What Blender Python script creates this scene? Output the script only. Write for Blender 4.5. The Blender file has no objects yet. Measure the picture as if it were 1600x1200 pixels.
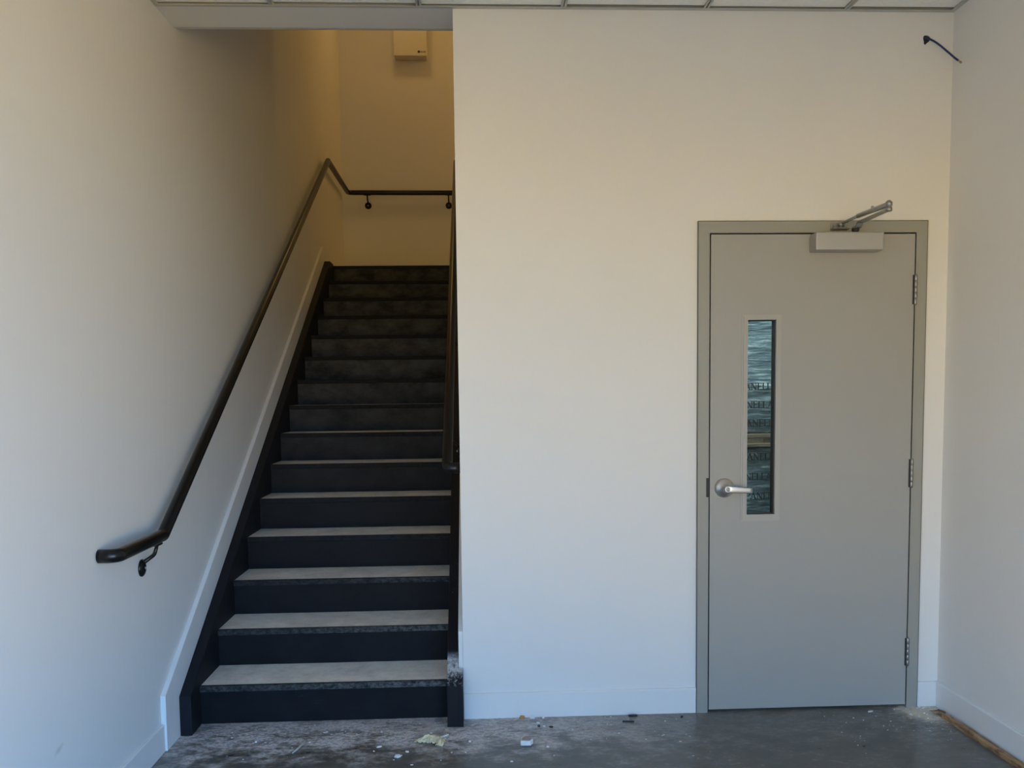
import bpy, bmesh, math, random
from mathutils import Vector, Matrix, Quaternion, noise as mnoise
random.seed(7)
C = bpy.context.scene.collection
scene = bpy.context.scene
PI = math.pi

# ------------------------------------------------------------------ dimensions (metres)
XL, XR, XW = -2.3385, 1.0669, -1.1022      # left wall, right wall, corner where the door wall meets the stair opening
HC, YB = 3.0762, 5.427                     # suspended ceiling, landing wall
RISE, RUN, N = 0.1733, 0.3016, 15
TOP = N * RISE
YF = -4.45                                 # street side of the room
HS = 5.7                                   # ceiling over the stairs

# ------------------------------------------------------------------ materials
def new_mat(name):
    m = bpy.data.materials.new(name); m.use_nodes = True
    nt = m.node_tree
    return m, nt, nt.nodes['Principled BSDF']

def nd(nt, kind, **kw):
    n = nt.nodes.new(kind)
    for k, v in kw.items():
        if k == 'op': n.operation = v
        else: setattr(n, k, v)
    return n

def setin(n, **kw):
    for k, v in kw.items():
        n.inputs[k.replace('_', ' ')].default_value = v

def pos(nt, scale=(1, 1, 1)):
    g = nd(nt, 'ShaderNodeNewGeometry')
    mp = nd(nt, 'ShaderNodeMapping'); mp.inputs['Scale'].default_value = scale
    nt.links.new(g.outputs['Position'], mp.inputs['Vector'])
    return mp.outputs['Vector']

def noise(nt, vec, scale, detail=4, rough=.55):
    n = nd(nt, 'ShaderNodeTexNoise'); setin(n, Scale=scale, Detail=detail, Roughness=rough)
    nt.links.new(vec, n.inputs['Vector']); return n.outputs['Fac']

def ramp(nt, fac, stops):
    r = nd(nt, 'ShaderNodeValToRGB')
    e = r.color_ramp.elements
    while len(e) < len(stops): e.new(.5)
    for el, (p, c) in zip(e, stops):
        el.position = p; el.color = (*c, 1) if len(c) == 3 else c
    nt.links.new(fac, r.inputs['Fac']); return r.outputs['Color']

def mix(nt, fac, a, b):
    m = nd(nt, 'ShaderNodeMix', data_type='RGBA')
    for s, v in ((0, fac), (6, a), (7, b)):
        if isinstance(v, (float, int)): m.inputs[s].default_value = v
        elif isinstance(v, tuple): m.inputs[s].default_value = (*v, 1)
        else: nt.links.new(v, m.inputs[s])
    return m.outputs[2]

def math_(nt, op, a, b=None, clamp=False):
    m = nd(nt, 'ShaderNodeMath', op=op); m.use_clamp = clamp
    for i, v in enumerate((a, b)):
        if v is None: continue
        if isinstance(v, (float, int)): m.inputs[i].default_value = v
        else: nt.links.new(v, m.inputs[i])
    return m.outputs[0]

def maprange(nt, v, a, b, c=0., d=1.):
    m = nd(nt, 'ShaderNodeMapRange'); m.interpolation_type = 'SMOOTHSTEP'
    nt.links.new(v, m.inputs[0])
    for i, x in zip((1, 2, 3, 4), (a, b, c, d)): m.inputs[i].default_value = x
    return m.outputs[0]

def bump(nt, bsdf, h, strength=.2, dist=.002):
    b = nd(nt, 'ShaderNodeBump'); setin(b, Strength=strength, Distance=dist)
    nt.links.new(h, b.inputs['Height']); nt.links.new(b.outputs['Normal'], bsdf.inputs['Normal'])

def simple(name, col, rough=.5, metal=0., var=.12, vscale=6., vstretch=(1, 1, 1), bstr=0., bscale=80., spec=.5, coat=0.):
    m, nt, b = new_mat(name)
    v = pos(nt, vstretch)
    f = noise(nt, v, vscale)
    lo = tuple(c * (1 - var) for c in col); hi = tuple(min(1, c * (1 + var)) for c in col)
    nt.links.new(ramp(nt, f, [(.3, lo), (.7, hi)]), b.inputs['Base Color'])
    setin(b, Roughness=rough, Metallic=metal)
    b.inputs['Specular IOR Level'].default_value = spec
    b.inputs['Coat Weight'].default_value = coat
    if bstr: bump(nt, b, noise(nt, v, bscale, 2), bstr)
    return m

M = {}
M['paint'] = simple('wall_paint', (.71, .70, .675), .55, var=.012, vscale=1.5, bstr=.12, bscale=160, spec=.35)
# faint grey scuff rubbed on the open wall low down in front of the handrail
def scuff():
    nt = M['paint'].node_tree; b = nt.nodes['Principled BSDF']
    g = nd(nt, 'ShaderNodeNewGeometry'); sp_ = nd(nt, 'ShaderNodeSeparateXYZ'); nt.links.new(g.outputs['Position'], sp_.inputs[0])
    u = math_(nt, 'MULTIPLY', math_(nt, 'ADD', sp_.outputs[1], 1.168), 26); v = math_(nt, 'MULTIPLY', math_(nt, 'SUBTRACT', sp_.outputs[2], .366), 55)
    u = math_(nt, 'SUBTRACT', u, math_(nt, 'MULTIPLY', v, .6))
    d = math_(nt, 'SQRT', math_(nt, 'ADD', math_(nt, 'MULTIPLY', u, u), math_(nt, 'MULTIPLY', v, v)))
    d = math_(nt, 'ADD', d, math_(nt, 'MULTIPLY', noise(nt, pos(nt), 60, 4), .8))
    m = math_(nt, 'MULTIPLY', maprange(nt, d, 1.3, .5), maprange(nt, sp_.outputs[0], -2.30, -2.33))
    old = b.inputs['Base Color'].links[0].from_socket
    nt.links.new(mix(nt, math_(nt, 'MULTIPLY', m, .4), old, (.33, .33, .34)), b.inputs['Base Color'])
scuff()
M['trimpaint'] = simple('trim_paint', (.71, .705, .685), .45, var=.02, vscale=4, spec=.3)
M['tile'] = simple('ceiling_tile', (.88, .87, .84), .9, var=.04, vscale=90, bstr=.3, bscale=220, spec=.1)
M['grid'] = simple('grid_metal', (.48, .48, .45), .45, var=.03, spec=.4)
M['doorpaint'] = simple('door_paint', (.335, .33, .305), .42, var=.02, vscale=1.2, bstr=.05, bscale=200, spec=.4)
M['framepaint'] = simple('frame_paint', (.30, .295, .262), .42, var=.02, vscale=2, spec=.4)
M['litekit'] = simple('lite_paint', (.375, .365, .34), .4, var=.02, vscale=2, spec=.4)
M['black'] = simple('stair_black', (.006, .006, .009), .5, var=.4, vscale=3.5, vstretch=(1, 3, 3), bstr=.08, bscale=60, spec=.2)
M['rail'] = simple('rail_black', (.006, .006, .0062), .26, var=.2, vscale=9, spec=.3)
M['alum'] = simple('painted_aluminium', (.42, .415, .40), .38, .55, var=.02, vscale=3)
M['steel'] = simple('brushed_steel', (.66, .65, .63), .36, 1., var=.06, vscale=40, vstretch=(1, 1, 12))
M['armsteel'] = simple('closer_arm_steel', (.36, .355, .33), .36, .75, var=.08, vscale=14)
M['hinge'] = simple('hinge_steel', (.30, .295, .28), .42, .9, var=.1, vscale=30)
M['dark'] = simple('dark_gap', (.012, .013, .017), .6, var=.1)
M['gasket'] = simple('dark_gasket', (.02, .02, .022), .6, var=.1)
M['boxpaint'] = simple('box_enamel', (.66, .63, .55), .45, var=.02, vscale=3)
M['ink'] = simple('dark_ink', (.03, .025, .02), .6, var=.1)
M['sheath'] = simple('blue_sheath', (.012, .02, .11), .38, var=.15, vscale=30)
M['brass'] = simple('brass_tip', (.42, .30, .16), .35, .8, var=.1)
M['chip'] = simple('plaster', (.72, .72, .71), .8, var=.12, vscale=60, bstr=.3, bscale=120, spec=.2)
M['chipface'] = simple('drywall_paper', (.33, .27, .24), .85, var=.2, vscale=60, spec=.2)
M['paper'] = simple('yellowed_paper', (.70, .57, .36), .8, var=.22, vscale=35, bstr=.4, bscale=90, spec=.2)
M['orange'] = simple('orange_wood', (.42, .20, .08), .7, var=.25, vscale=50)
M['blackbit'] = simple('black_plastic', (.012, .012, .014), .5, var=.2)
M['straw'] = simple('pale_splinter', (.50, .47, .40), .7, var=.15, vscale=50)
M['ink2'] = simple('print_ink', (.005, .011, .016), .6, var=.15, vscale=30)
M['crumb'] = simple('plaster_crumb', (.62, .61, .585), .85, var=.2, vscale=80, spec=.2)

def wood(name, a, b, stretch, rough=.6, sc=10):
    m, nt, bs = new_mat(name)
    v = pos(nt, stretch)
    f = noise(nt, v, sc, 6, .65)
    nt.links.new(ramp(nt, f, [(.28, a), (.72, b)]), bs.inputs['Base Color'])
    setin(bs, Roughness=rough); bump(nt, bs, f, .4)
    return m
M['offcut'] = wood('offcut_wood', (.10, .045, .018), (.50, .29, .13), (9, 1, 6), sc=8)
def blotch():
    nt = M['offcut'].node_tree; b = nt.nodes['Principled BSDF']
    old = b.inputs['Base Color'].links[0].from_socket
    f = maprange(nt, noise(nt, pos(nt, (2, 1, 2)), 9, 4, .6), .50, .66)
    nt.links.new(mix(nt, math_(nt, 'MULTIPLY', f, .75), old, (.06, .028, .016)), b.inputs['Base Color'])
blotch()
M['palletwood'] = wood('pallet_wood', (.07, .05, .036), (.26, .19, .135), (.7, 5, 10), .75, 9)

# stair tread top: worn grey concrete fill with dust
def tread_mat():
    m, nt, b = new_mat('dusty_tread')
    v = pos(nt)
    f = noise(nt, v, 9, 8, .7)
    f2 = noise(nt, pos(nt, (2, 6, 1)), 40, 3, .6)
    c = ramp(nt, f, [(.30, (.56, .54, .50)), (.70, (.86, .82, .74))])
    c = mix(nt, maprange(nt, f2, .62, .72), c, (.22, .21, .195))
    nt.links.new(c, b.inputs['Base Color']); setin(b, Roughness=.85)
    b.inputs['Specular IOR Level'].default_value = .2
    bump(nt, b, f, .25); return m
M['tread'] = tread_mat()

def nosing_mat(name, lo, hi, a, bb):
    m, nt, b = new_mat(name)
    f = noise(nt, pos(nt, (1, 1.6, 1.6)), 45, 8, .75)
    g = nd(nt, 'ShaderNodeNewGeometry')
    s = nd(nt, 'ShaderNodeSeparateXYZ'); nt.links.new(g.outputs['Position'], s.inputs[0])
    tracked = maprange(nt, s.outputs[2], .75, .12, .12, 1)        # dust walked up from the floor
    c = mix(nt, math_(nt, 'MULTIPLY', maprange(nt, f, a, bb), math_(nt, 'MULTIPLY', tracked, maprange(nt, s.outputs[0], -2.2, -1.2, .55, 1.4))), lo, hi)
    nt.links.new(c, b.inputs['Base Color'])
    setin(b, Roughness=.75); b.inputs['Specular IOR Level'].default_value = .14
    bump(nt, b, f, .2); return m
M['nosing'] = nosing_mat('dusty_nosing', (.010, .010, .012), (.13, .127, .122), .34, .72)

# black stringer with plaster dust ground into its foot
def stringer_mat():
    m, nt, b = new_mat('stringer_black')
    g = nd(nt, 'ShaderNodeNewGeometry')
    s = nd(nt, 'ShaderNodeSeparateXYZ'); nt.links.new(g.outputs['Position'], s.inputs[0])
    zone = math_(nt, 'MULTIPLY', maprange(nt, s.outputs[2], .165, .215), maprange(nt, s.outputs[2], .29, .25))
    zone = math_(nt, 'MULTIPLY', zone, maprange(nt, s.outputs[0], -1.3, -1.25))
    top = math_(nt, 'MULTIPLY', maprange(nt, s.outputs[2], .205, .235), zone)
    spots = maprange(nt, noise(nt, pos(nt, (1, .7, .7)), 75, 6, .7), .50, .64)
    full = maprange(nt, noise(nt, pos(nt), 40, 5, .7), .28, .60)
    zone2 = math_(nt, 'MULTIPLY', maprange(nt, s.outputs[2], .44, .50), maprange(nt, s.outputs[2], .66, .56))
    zone2 = math_(nt, 'MULTIPLY', zone2, maprange(nt, s.outputs[0], -1.3, -1.25))
    sp2 = math_(nt, 'MULTIPLY', maprange(nt, noise(nt, pos(nt), 60, 5, .7), .60, .72), zone2)
    dust = math_(nt, 'ADD', math_(nt, 'MULTIPLY', spots, zone), math_(nt, 'MULTIPLY', full, top), True)
    dust = math_(nt, 'ADD', dust, math_(nt, 'MULTIPLY', sp2, .35), True)
    base = ramp(nt, noise(nt, pos(nt), 5), [(.3, (.010, .0105, .014)), (.7, (.013, .013, .015))])
    nt.links.new(mix(nt, dust, base, (.46, .46, .455)), b.inputs['Base Color'])
    nt.links.new(math_(nt, 'ADD', math_(nt, 'MULTIPLY', dust, .35), .52, True), b.inputs['Roughness'])
    b.inputs['Specular IOR Level'].default_value = .14
    return m
M['stringer'] = stringer_mat()

# riser paint: black with pale scuffs
def riser_mat():
    m, nt, b = new_mat('riser_black')
    f = noise(nt, pos(nt, (1, 1, 1.6)), 6, 7, .7)
    f2 = noise(nt, pos(nt, (.5, 1, 3)), 14, 6, .75)
    c = ramp(nt, f, [(.35, (.0045, .0046, .0068)), (.75, (.0095, .0095, .0115))])
    c = mix(nt, math_(nt, 'MULTIPLY', maprange(nt, f2, .60, .80), .16), c, (.16, .155, .145))
    g = nd(nt, 'ShaderNodeNewGeometry')
    s = nd(nt, 'ShaderNodeSeparateXYZ'); nt.links.new(g.outputs['Position'], s.inputs[0])
    film = math_(nt, 'MULTIPLY', maprange(nt, s.outputs[2], .7, 2.0), maprange(nt, f, .25, .70))  # paler towards the upper steps
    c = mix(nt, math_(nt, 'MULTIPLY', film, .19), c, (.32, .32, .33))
    nt.links.new(c, b.inputs['Base Color']); setin(b, Roughness=.55)
    b.inputs['Specular IOR Level'].default_value = .16
    return m
M['riser'] = riser_mat()

# polished concrete floor with construction dust by the stairs and the corner
def floor_mat():
    m, nt, b = new_mat('concrete_floor')
    g = nd(nt, 'ShaderNodeNewGeometry')
    s = nd(nt, 'ShaderNodeSeparateXYZ'); nt.links.new(g.outputs['Position'], s.inputs[0])
    X, Y = s.outputs[0], s.outputs[1]
    big = noise(nt, pos(nt), 1.3, 5, .6)
    mid = noise(nt, pos(nt, (1, 1.5, 1)), 7, 8, .68)
    fine = noise(nt, pos(nt), 60, 6, .7)
    streak = noise(nt, pos(nt, (1, 1.9, 1)), 26, 9, .78)
    base = ramp(nt, mid, [(.30, (.084, .078, .066)), (.70, (.155, .145, .127))])
    base = mix(nt, math_(nt, 'MULTIPLY', maprange(nt, big, .35, .65), .45), base, (.092, .094, .084))
    # dust band along the foot of the stairs, thinning away from it and towards the door
    reach = math_(nt, 'ADD', Y, math_(nt, 'MULTIPLY', math_(nt, 'SUBTRACT', mid, .5), 1.1))
    band = math_(nt, 'MULTIPLY', maprange(nt, reach, -.50, -.16), maprange(nt, X, .15, -1.1, .10, 1))
    patch = math_(nt, 'ADD', math_(nt, 'MULTIPLY', mid, .4), math_(nt, 'MULTIPLY', streak, .6))
    d = math_(nt, 'MULTIPLY', band, maprange(nt, patch, .41, .56, .22, 1))
    d = math_(nt, 'MULTIPLY', d, maprange(nt, fine, .36, .58, .5, 1.05))
    c = mix(nt, d, base, (.62, .585, .575))
    # loose scrapes over the rest
    sc = math_(nt, 'MULTIPLY', maprange(nt, streak, .52, .63), maprange(nt, mid, .42, .58))
    c = mix(nt, math_(nt, 'MULTIPLY', sc, .6), c, (.36, .345, .33))
    # pale joint compound trodden into the corner by the door
    dx = math_(nt, 'SUBTRACT', X, .975); dy = math_(nt, 'ADD', Y, .06)
    rr = math_(nt, 'SQRT', math_(nt, 'ADD', math_(nt, 'MULTIPLY', dx, dx), math_(nt, 'MULTIPLY', dy, math_(nt, 'MULTIPLY', dy, .7))))
    rr = math_(nt, 'ADD', rr, math_(nt, 'MULTIPLY', math_(nt, 'SUBTRACT', streak, .5), .34))
    corner = maprange(nt, rr, .145, .08)
    c = mix(nt, math_(nt, 'MULTIPLY', corner, .95), c, (.66, .56, .44))
    rr2 = math_(nt, 'ADD', rr, math_(nt, 'MULTIPLY', math_(nt, 'SUBTRACT', fine, .5), .9))
    spat = math_(nt, 'MULTIPLY', maprange(nt, rr2, .34, .10), maprange(nt, streak, .50, .60))
    c = mix(nt, math_(nt, 'MULTIPLY', spat, .6), c, (.46, .45, .42))
    # white specks
    sp = math_(nt, 'MULTIPLY', maprange(nt, fine, .655, .70), maprange(nt, Y, -1.2, -.1, .15, 1))
    c = mix(nt, math_(nt, 'MULTIPLY', sp, .6), c, (.58, .57, .56))
    nt.links.new(c, b.inputs['Base Color'])
    du = math_(nt, 'ADD', math_(nt, 'ADD', d, corner, True), math_(nt, 'MULTIPLY', sc, .4), True)
    r = math_(nt, 'ADD', math_(nt, 'MULTIPLY', du, .5), math_(nt, 'ADD', math_(nt, 'MULTIPLY', mid, .22), .20), True)
    nt.links.new(r, b.inputs['Roughness'])
    b.inputs['Specular IOR Level'].default_value = .32
    bump(nt, b, fine, .12, .001)
    return m
M['floor'] = floor_mat()

# stretch film over the stacked goods: crinkled, glossy, blue grey
def film_mat():
    m, nt, b = new_mat('stretch_film')
    v = pos(nt, (1, 1, 7))
    f = noise(nt, v, 7, 8, .68)
    f2 = noise(nt, pos(nt, (1, 1, 3)), 4, 4, .6)
    nt.links.new(ramp(nt, math_(nt, 'ADD', math_(nt, 'MULTIPLY', f, .6), math_(nt, 'MULTIPLY', f2, .4)),
                      [(.40, (.03, .055, .066)), (.53, (.135, .195, .22)), (.63, (.54, .60, .59))]), b.inputs['Base Color'])  # pale stop paints streaky highlights into the film colour
    setin(b, Roughness=.2); b.inputs['Coat Weight'].default_value = .7
    bump(nt, b, f, .9, .012)
    return m
M['film'] = film_mat()

def glass_mat():
    m, nt, b = new_mat('lite_glass')
    nt.nodes.remove(b)
    t = nd(nt, 'ShaderNodeBsdfTransparent'); t.inputs[0].default_value = (.86, .93, .93, 1)
    gl = nd(nt, 'ShaderNodeBsdfGlossy'); gl.inputs['Roughness'].default_value = .03
    fr = nd(nt, 'ShaderNodeFresnel'); fr.inputs[0].default_value = 1.2
    mx = nd(nt, 'ShaderNodeMixShader')
    nt.links.new(fr.outputs[0], mx.inputs[0]); nt.links.new(t.outputs[0], mx.inputs[1]); nt.links.new(gl.outputs[0], mx.inputs[2])
    nt.links.new(mx.outputs[0], nt.nodes['Material Output'].inputs[0])
    return m
M['glass'] = glass_mat()

# ------------------------------------------------------------------ mesh helpers (world coordinates)
def box(bm, a, b, bev=0., seg=2):
    t = bmesh.new()
    lo = [min(p, q) for p, q in zip(a, b)]; hi = [max(p, q) for p, q in zip(a, b)]
    bmesh.ops.create_cube(t, size=1)
    for v in t.verts:
        v.co = Vector([lo[i] if v.co[i] < 0 else hi[i] for i in range(3)])
    if bev: bmesh.ops.bevel(t, geom=list(t.edges), offset=bev, segments=seg, profile=.6, affect='EDGES')
    add(bm, t); return bm

def add(bm, t):
    me = bpy.data.meshes.new('tmp'); t.to_mesh(me); t.free(); bm.from_mesh(me); bpy.data.meshes.remove(me)

def prism(bm, pts, axis, a, b, bev=0.):
    """polygon in the two axes other than `axis`, extruded along it from a to b"""
    t = bmesh.new(); ax = [i for i in range(3) if i != axis]
    vs = []
    for p in pts:
        co = [0, 0, 0]; co[ax[0]], co[ax[1]] = p; co[axis] = a; vs.append(t.verts.new(co))
    f = t.faces.new(vs)
    r = bmesh.ops.extrude_face_region(t, geom=[f])
    for g in r['geom']:
        if isinstance(g, bmesh.types.BMVert): g.co[axis] = b
    bmesh.ops.recalc_face_normals(t, faces=list(t.faces))
    if bev: bmesh.ops.bevel(t, geom=list(t.edges), offset=bev, segments=2, profile=.6, affect='EDGES')
    add(bm, t); return bm

def plate(bm, outer, holes, axis, a, b):
    """flat plate with holes: loops in the two other axes, from a to b along axis"""
    t = bmesh.new(); ax = [i for i in range(3) if i != axis]
    def lp(pts):
        vs = []
        for p in pts:
            co = [0, 0, 0]; co[ax[0]], co[ax[1]] = p; co[axis] = a; vs.append(t.verts.new(co))
        return [t.edges.new((vs[i], vs[(i + 1) % len(vs)])) for i in range(len(vs))]
    es = lp(outer)
    for h in holes: es += lp(h)
    bmesh.ops.triangle_fill(t, use_beauty=True, use_dissolve=False, edges=es)
    r = bmesh.ops.extrude_face_region(t, geom=list(t.faces))
    for g in r['geom']:
        if isinstance(g, bmesh.types.BMVert): g.co[axis] = b
    bmesh.ops.recalc_face_normals(t, faces=list(t.faces))
    add(bm, t); return bm

def rect(x0, z0, x1, z1): return [(x0, z0), (x1, z0), (x1, z1), (x0, z1)]

def fillet(pts, r, seg=8):
    """round the corners of a polyline; r = radius or list"""
    pts = [Vector(p) for p in pts]; out = [pts[0]]
    for i in range(1, len(pts) - 1):
        rr = r[i - 1] if isinstance(r, (list, tuple)) else r
        p, a, b = pts[i], (pts[i - 1] - pts[i]).normalized(), (pts[i + 1] - pts[i]).normalized()
        ang = a.angle(b)
        if rr <= 0 or ang > PI - .02: out.append(p); continue
        d = rr / math.tan(ang / 2)
        d = min(d, (pts[i - 1] - p).length * .49, (pts[i + 1] - p).length * .49)
        s, e = p + a * d, p + b * d
        c = p + (a + b).normalized() * (d / math.cos(ang / 2))
        u, w = s - c, e - c
        for k in range(seg + 1):
            q = u.normalized().slerp(w.normalized(), k / seg) * u.length; out.append(c + q)
    out.append(pts[-1]); return out

def tube(bm, pts, r, seg=16, cap=True, squash=None):
    pts = [Vector(p) for p in pts]
    rad = r if isinstance(r, (list, tuple)) else [r] * len(pts)
    tang = []
    for i in range(len(pts)):
        a = pts[max(i - 1, 0)]; b = pts[min(i + 1, len(pts) - 1)]
        d1 = (pts[i] - a).normalized() if (pts[i] - a).length > 1e-9 else Vector()
        d2 = (b - pts[i]).normalized() if (b - pts[i]).length > 1e-9 else Vector()
        tang.append((d1 + d2).normalized())
    n = tang[0].orthogonal().normalized(); rings = []
    for i, p in enumerate(pts):
        if i:
            q = tang[i - 1].rotation_difference(tang[i]); n = q @ n
        n = (n - tang[i] * n.dot(tang[i])).normalized()
        bn = tang[i].cross(n)
        ring = []
        for k in range(seg):
            a = 2 * PI * k / seg
            ring.append(bm.verts.new(p + (n * math.cos(a) + bn * math.sin(a)) * rad[i]))
        rings.append(ring)
    fs = []
    for a, b in zip(rings, rings[1:]):
        for k in range(seg):
            fs.append(bm.faces.new((a[k], a[(k + 1) % seg], b[(k + 1) % seg], b[k])))
    for f in fs: f.smooth = True
    if cap:
        bm.faces.new(rings[0][::-1]); bm.faces.new(rings[-1])
    return bm

def lathe(bm, base, axis, prof, seg=32):
    """prof: list of (distance along axis, radius)"""
    base, axis = Vector(base), Vector(axis).normalized()
    n = axis.orthogonal().normalized(); b = axis.cross(n); rings = []
    for d, r in prof:
        c = base + axis * d
        rings.append([bm.verts.new(c + (n * math.cos(2 * PI * k / seg) + b * math.sin(2 * PI * k / seg)) * max(r, 1e-5)) for k in range(seg)])
    for p, q in zip(rings, rings[1:]):
        for k in range(seg):
            f = bm.faces.new((p[k], p[(k + 1) % seg], q[(k + 1) % seg], q[k])); f.smooth = True
    bm.faces.new(rings[0][::-1]); bm.faces.new(rings[-1])
    return bm

def flatbar(bm, pts, w, t, up=(0, 0, 1)):
    """rectangular bar along a polyline; w across `side`, t along `up`"""
    pts = [Vector(p) for p in pts]; rings = []; up = Vector(up)
    for i, p in enumerate(pts):
        d = ((pts[min(i + 1, len(pts) - 1)] - p).normalized() + (p - pts[max(i - 1, 0)]).normalized()).normalized()
        s = d.cross(up).normalized(); u = s.cross(d).normalized()
        ww = w[i] if isinstance(w, (list, tuple)) else w
        rings.append([bm.verts.new(p + s * ww / 2 * a + u * t / 2 * b) for a, b in ((1, 1), (-1, 1), (-1, -1), (1, -1))])
    for a, b in zip(rings, rings[1:]):
        for k in range(4): bm.faces.new((a[k], a[(k + 1) % 4], b[(k + 1) % 4], b[k]))
    bm.faces.new(rings[0][::-1]); bm.faces.new(rings[-1])
    return bm

def BM(): return bmesh.new()

ORG = {}
def obj(name, bm, mat, parent=None, origin=None):
    bmesh.ops.recalc_face_normals(bm, faces=list(bm.faces))
    if parent is None and origin is None:
        xs = [v.co for v in bm.verts]
        origin = Vector(((min(v.x for v in xs) + max(v.x for v in xs)) / 2, (min(v.y for v in xs) + max(v.y for v in xs)) / 2, min(v.z for v in xs)))
    if parent is not None: origin = ORG[parent.name]
    origin = Vector(origin)
    for v in bm.verts: v.co -= origin
    me = bpy.data.meshes.new(name); bm.to_mesh(me); bm.free()
    mats = mat if isinstance(mat, list) else [mat]
    for m in mats: me.materials.append(M[m])
    o = bpy.data.objects.new(name, me); C.objects.link(o)
    if parent is not None: o.parent = parent
    else: o.location = origin
    ORG[o.name] = origin
    return o

def tag(o, label=None, cat=None, group=None, kind=None):
    if label: o['label'] = label
    if cat: o['category'] = cat
    if group: o['group'] = group
    if kind: o['kind'] = kind
    return o

def thing(name, loc, label=None, cat=None, group=None, kind=None):
    o = bpy.data.objects.new(name, None); C.objects.link(o); o.location = loc; o.empty_display_size = .05
    ORG[o.name] = Vector(loc)
    return tag(o, label, cat, group, kind)

def struct(name, bm, mat, label=None, cat=None):
    return tag(obj(name, bm, mat), label, cat, None, 'structure')

# ------------------------------------------------------------------ the room
b = BM(); box(b, (XL - .12, YF, -.1), (XR + .12, 3.3, 0)); struct('floor', b, 'floor', 'grey polished concrete floor dusted with plaster', 'floor')
b = BM(); box(b, (XL - .12, YF, 0), (XL, YB + .12, HS)); struct('wall_left', b, 'paint', 'white painted wall running along the stairs', 'wall')
b = BM(); box(b, (XR, YF, 0), (XR + .12, 3.3, HC + .2)); struct('wall_right', b, 'paint', 'white painted side wall beside the grey door', 'wall')

# door wall with the door opening and the ragged hole the cable comes out of
DL, DR, DH = -.020, .934, 2.152
hole = []
for k in range(18):
    a = 2 * PI * k / 18
    r = .0165 + .0015 * math.sin(3 * a + 1) + (.007 if abs(((a - 4.45 + PI) % (2 * PI)) - PI) < .35 else 0)
    hole.append((.949 + r * math.cos(a), 2.964 + r * math.sin(a)))
b = BM()
plate(b, [(XW, 0), (DL, 0), (DL, DH), (DR, DH), (DR, 0), (XR, 0), (XR, HC + .2), (XW, HC + .2)], [hole], 1, 0, .12)
struct('wall_back', b, 'paint', 'white wall holding the grey door', 'wall')
b = BM(); box(b, (.90, .0045, 2.92), (1.00, .07, 3.01)); struct('hole_shade', b, 'dark', 'black block painting the shade inside the cable hole', 'painted shade')  # black block set just behind the wall face as the hole's shade

b = BM(); prism(b, [(.12, 0), (4.2, 0), (4.2, 3.6), (3.4, 3.6), (3.4, HS), (.12, HS)], 0, XW, XW + .11); struct('wall_stair', b, 'paint', 'white wall on the inner side of the stairs', 'wall')  # upper end cut back, out of view, to place the landing light's shadow edge
# header over the stair opening
b = BM()
prism(b, [(0, HC + .002), (.216, HC + .002), (.286, HC + .020), (.286, HS), (0, HS)], 0, XL, XW)
struct('wall_header', b, 'paint', 'white header over the opening of the stairs', 'header')
b = BM(); box(b, (XL - .12, YB, 0), (1.6, YB + .12, HS)); struct('wall_landing', b, 'paint', 'wall at the head of the stairs', 'wall')
b = BM(); box(b, (XW + .11, 3.29, TOP - .16), (1.6, 3.4, HS)); struct('wall_corridor', b, 'paint', 'corridor wall on the upper floor', 'wall')
b = BM(); box(b, (1.6, 3.29, TOP - .16), (1.7, YB + .12, HS)); struct('wall_end', b, 'paint', 'end wall of the upper corridor', 'wall')
b = BM(); box(b, (XL - .12, 0, HS), (1.7, YB + .12, HS + .1)); struct('ceiling_upper', b, 'paint', 'ceiling high over the stairs', 'ceiling')
b = BM(); box(b, (XL, 4.26, TOP - .16), (1.6, YB, TOP - .003)); box(b, (XW + .11, 3.4, TOP - .16), (1.6, 4.26, TOP - .003)); struct('floor_landing', b, 'floor', 'floor of the upper landing', 'floor')
# room behind the door
b = BM(); box(b, (XW + .11, 3.2, 0), (XR, 3.3, HC + .2)); struct('wall_storeroom', b, 'paint', 'far wall of the store room', 'wall')
b = BM(); box(b, (XW + .11, .12, 2.95), (XR, 3.2, HC + .2)); struct('ceiling_storeroom', b, 'paint', 'ceiling of the store room behind the door', 'ceiling')
# street side: wall with a wide glazed opening (behind the camera)
b = BM(); plate(b, [(XL, 0), (XR, 0), (XR, HC + .2), (XL, HC + .2)], [rect(XL + .06, .03, XR - .06, 2.45)], 1, YF, YF + .15)
struct('wall_front', b, 'paint', 'street side wall with a wide opening', 'wall')

# suspended ceiling: tiles with T-bars; the light grey wall angle runs round the room
TX = [-1.853 + .6096 * k for k in range(-1, 6)]
TY = [-.022 - .6096 * 2 * k for k in range(0, 6)]
ceil = thing('ceiling', ((XL + XR) / 2, YF / 2, HC), 'white suspended tile ceiling with grey grid', 'ceiling', None, 'structure')
b = BM()
for i in range(len(TX)):
    x0 = max(TX[i], XL); x1 = TX[i + 1] if i + 1 < len(TX) else XR
    x1 = min(x1, XR)
    if x1 - x0 < .02: continue
    for j in range(len(TY)):
        y1 = TY[j]; y0 = max(TY[j + 1] if j + 1 < len(TY) else YF, YF)
        if y1 - y0 < .02: continue
        gap = .010 if j == 0 else 0
        box(b, (x0 + .008, y0 + .008, HC + .007), (x1 - .008, y1 - gap * (.3 + .7 * (i % 2)), HC + .022), .003, 1)
obj('tiles', b, 'tile', ceil)
b = BM()
for x in TX:
    if XL + .05 < x < XR - .05: box(b, (x - .012, YF, HC), (x + .012, -.004, HC + .003)); box(b, (x - .002, YF, HC), (x + .002, -.004, HC + .035))
for y in TY[1:]:
    if y > YF + .05: box(b, (XL, y - .012, HC + .0005), (XR, y + .012, HC + .0035))
obj('grid_bar', b, 'grid', ceil)
b = BM()
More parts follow.
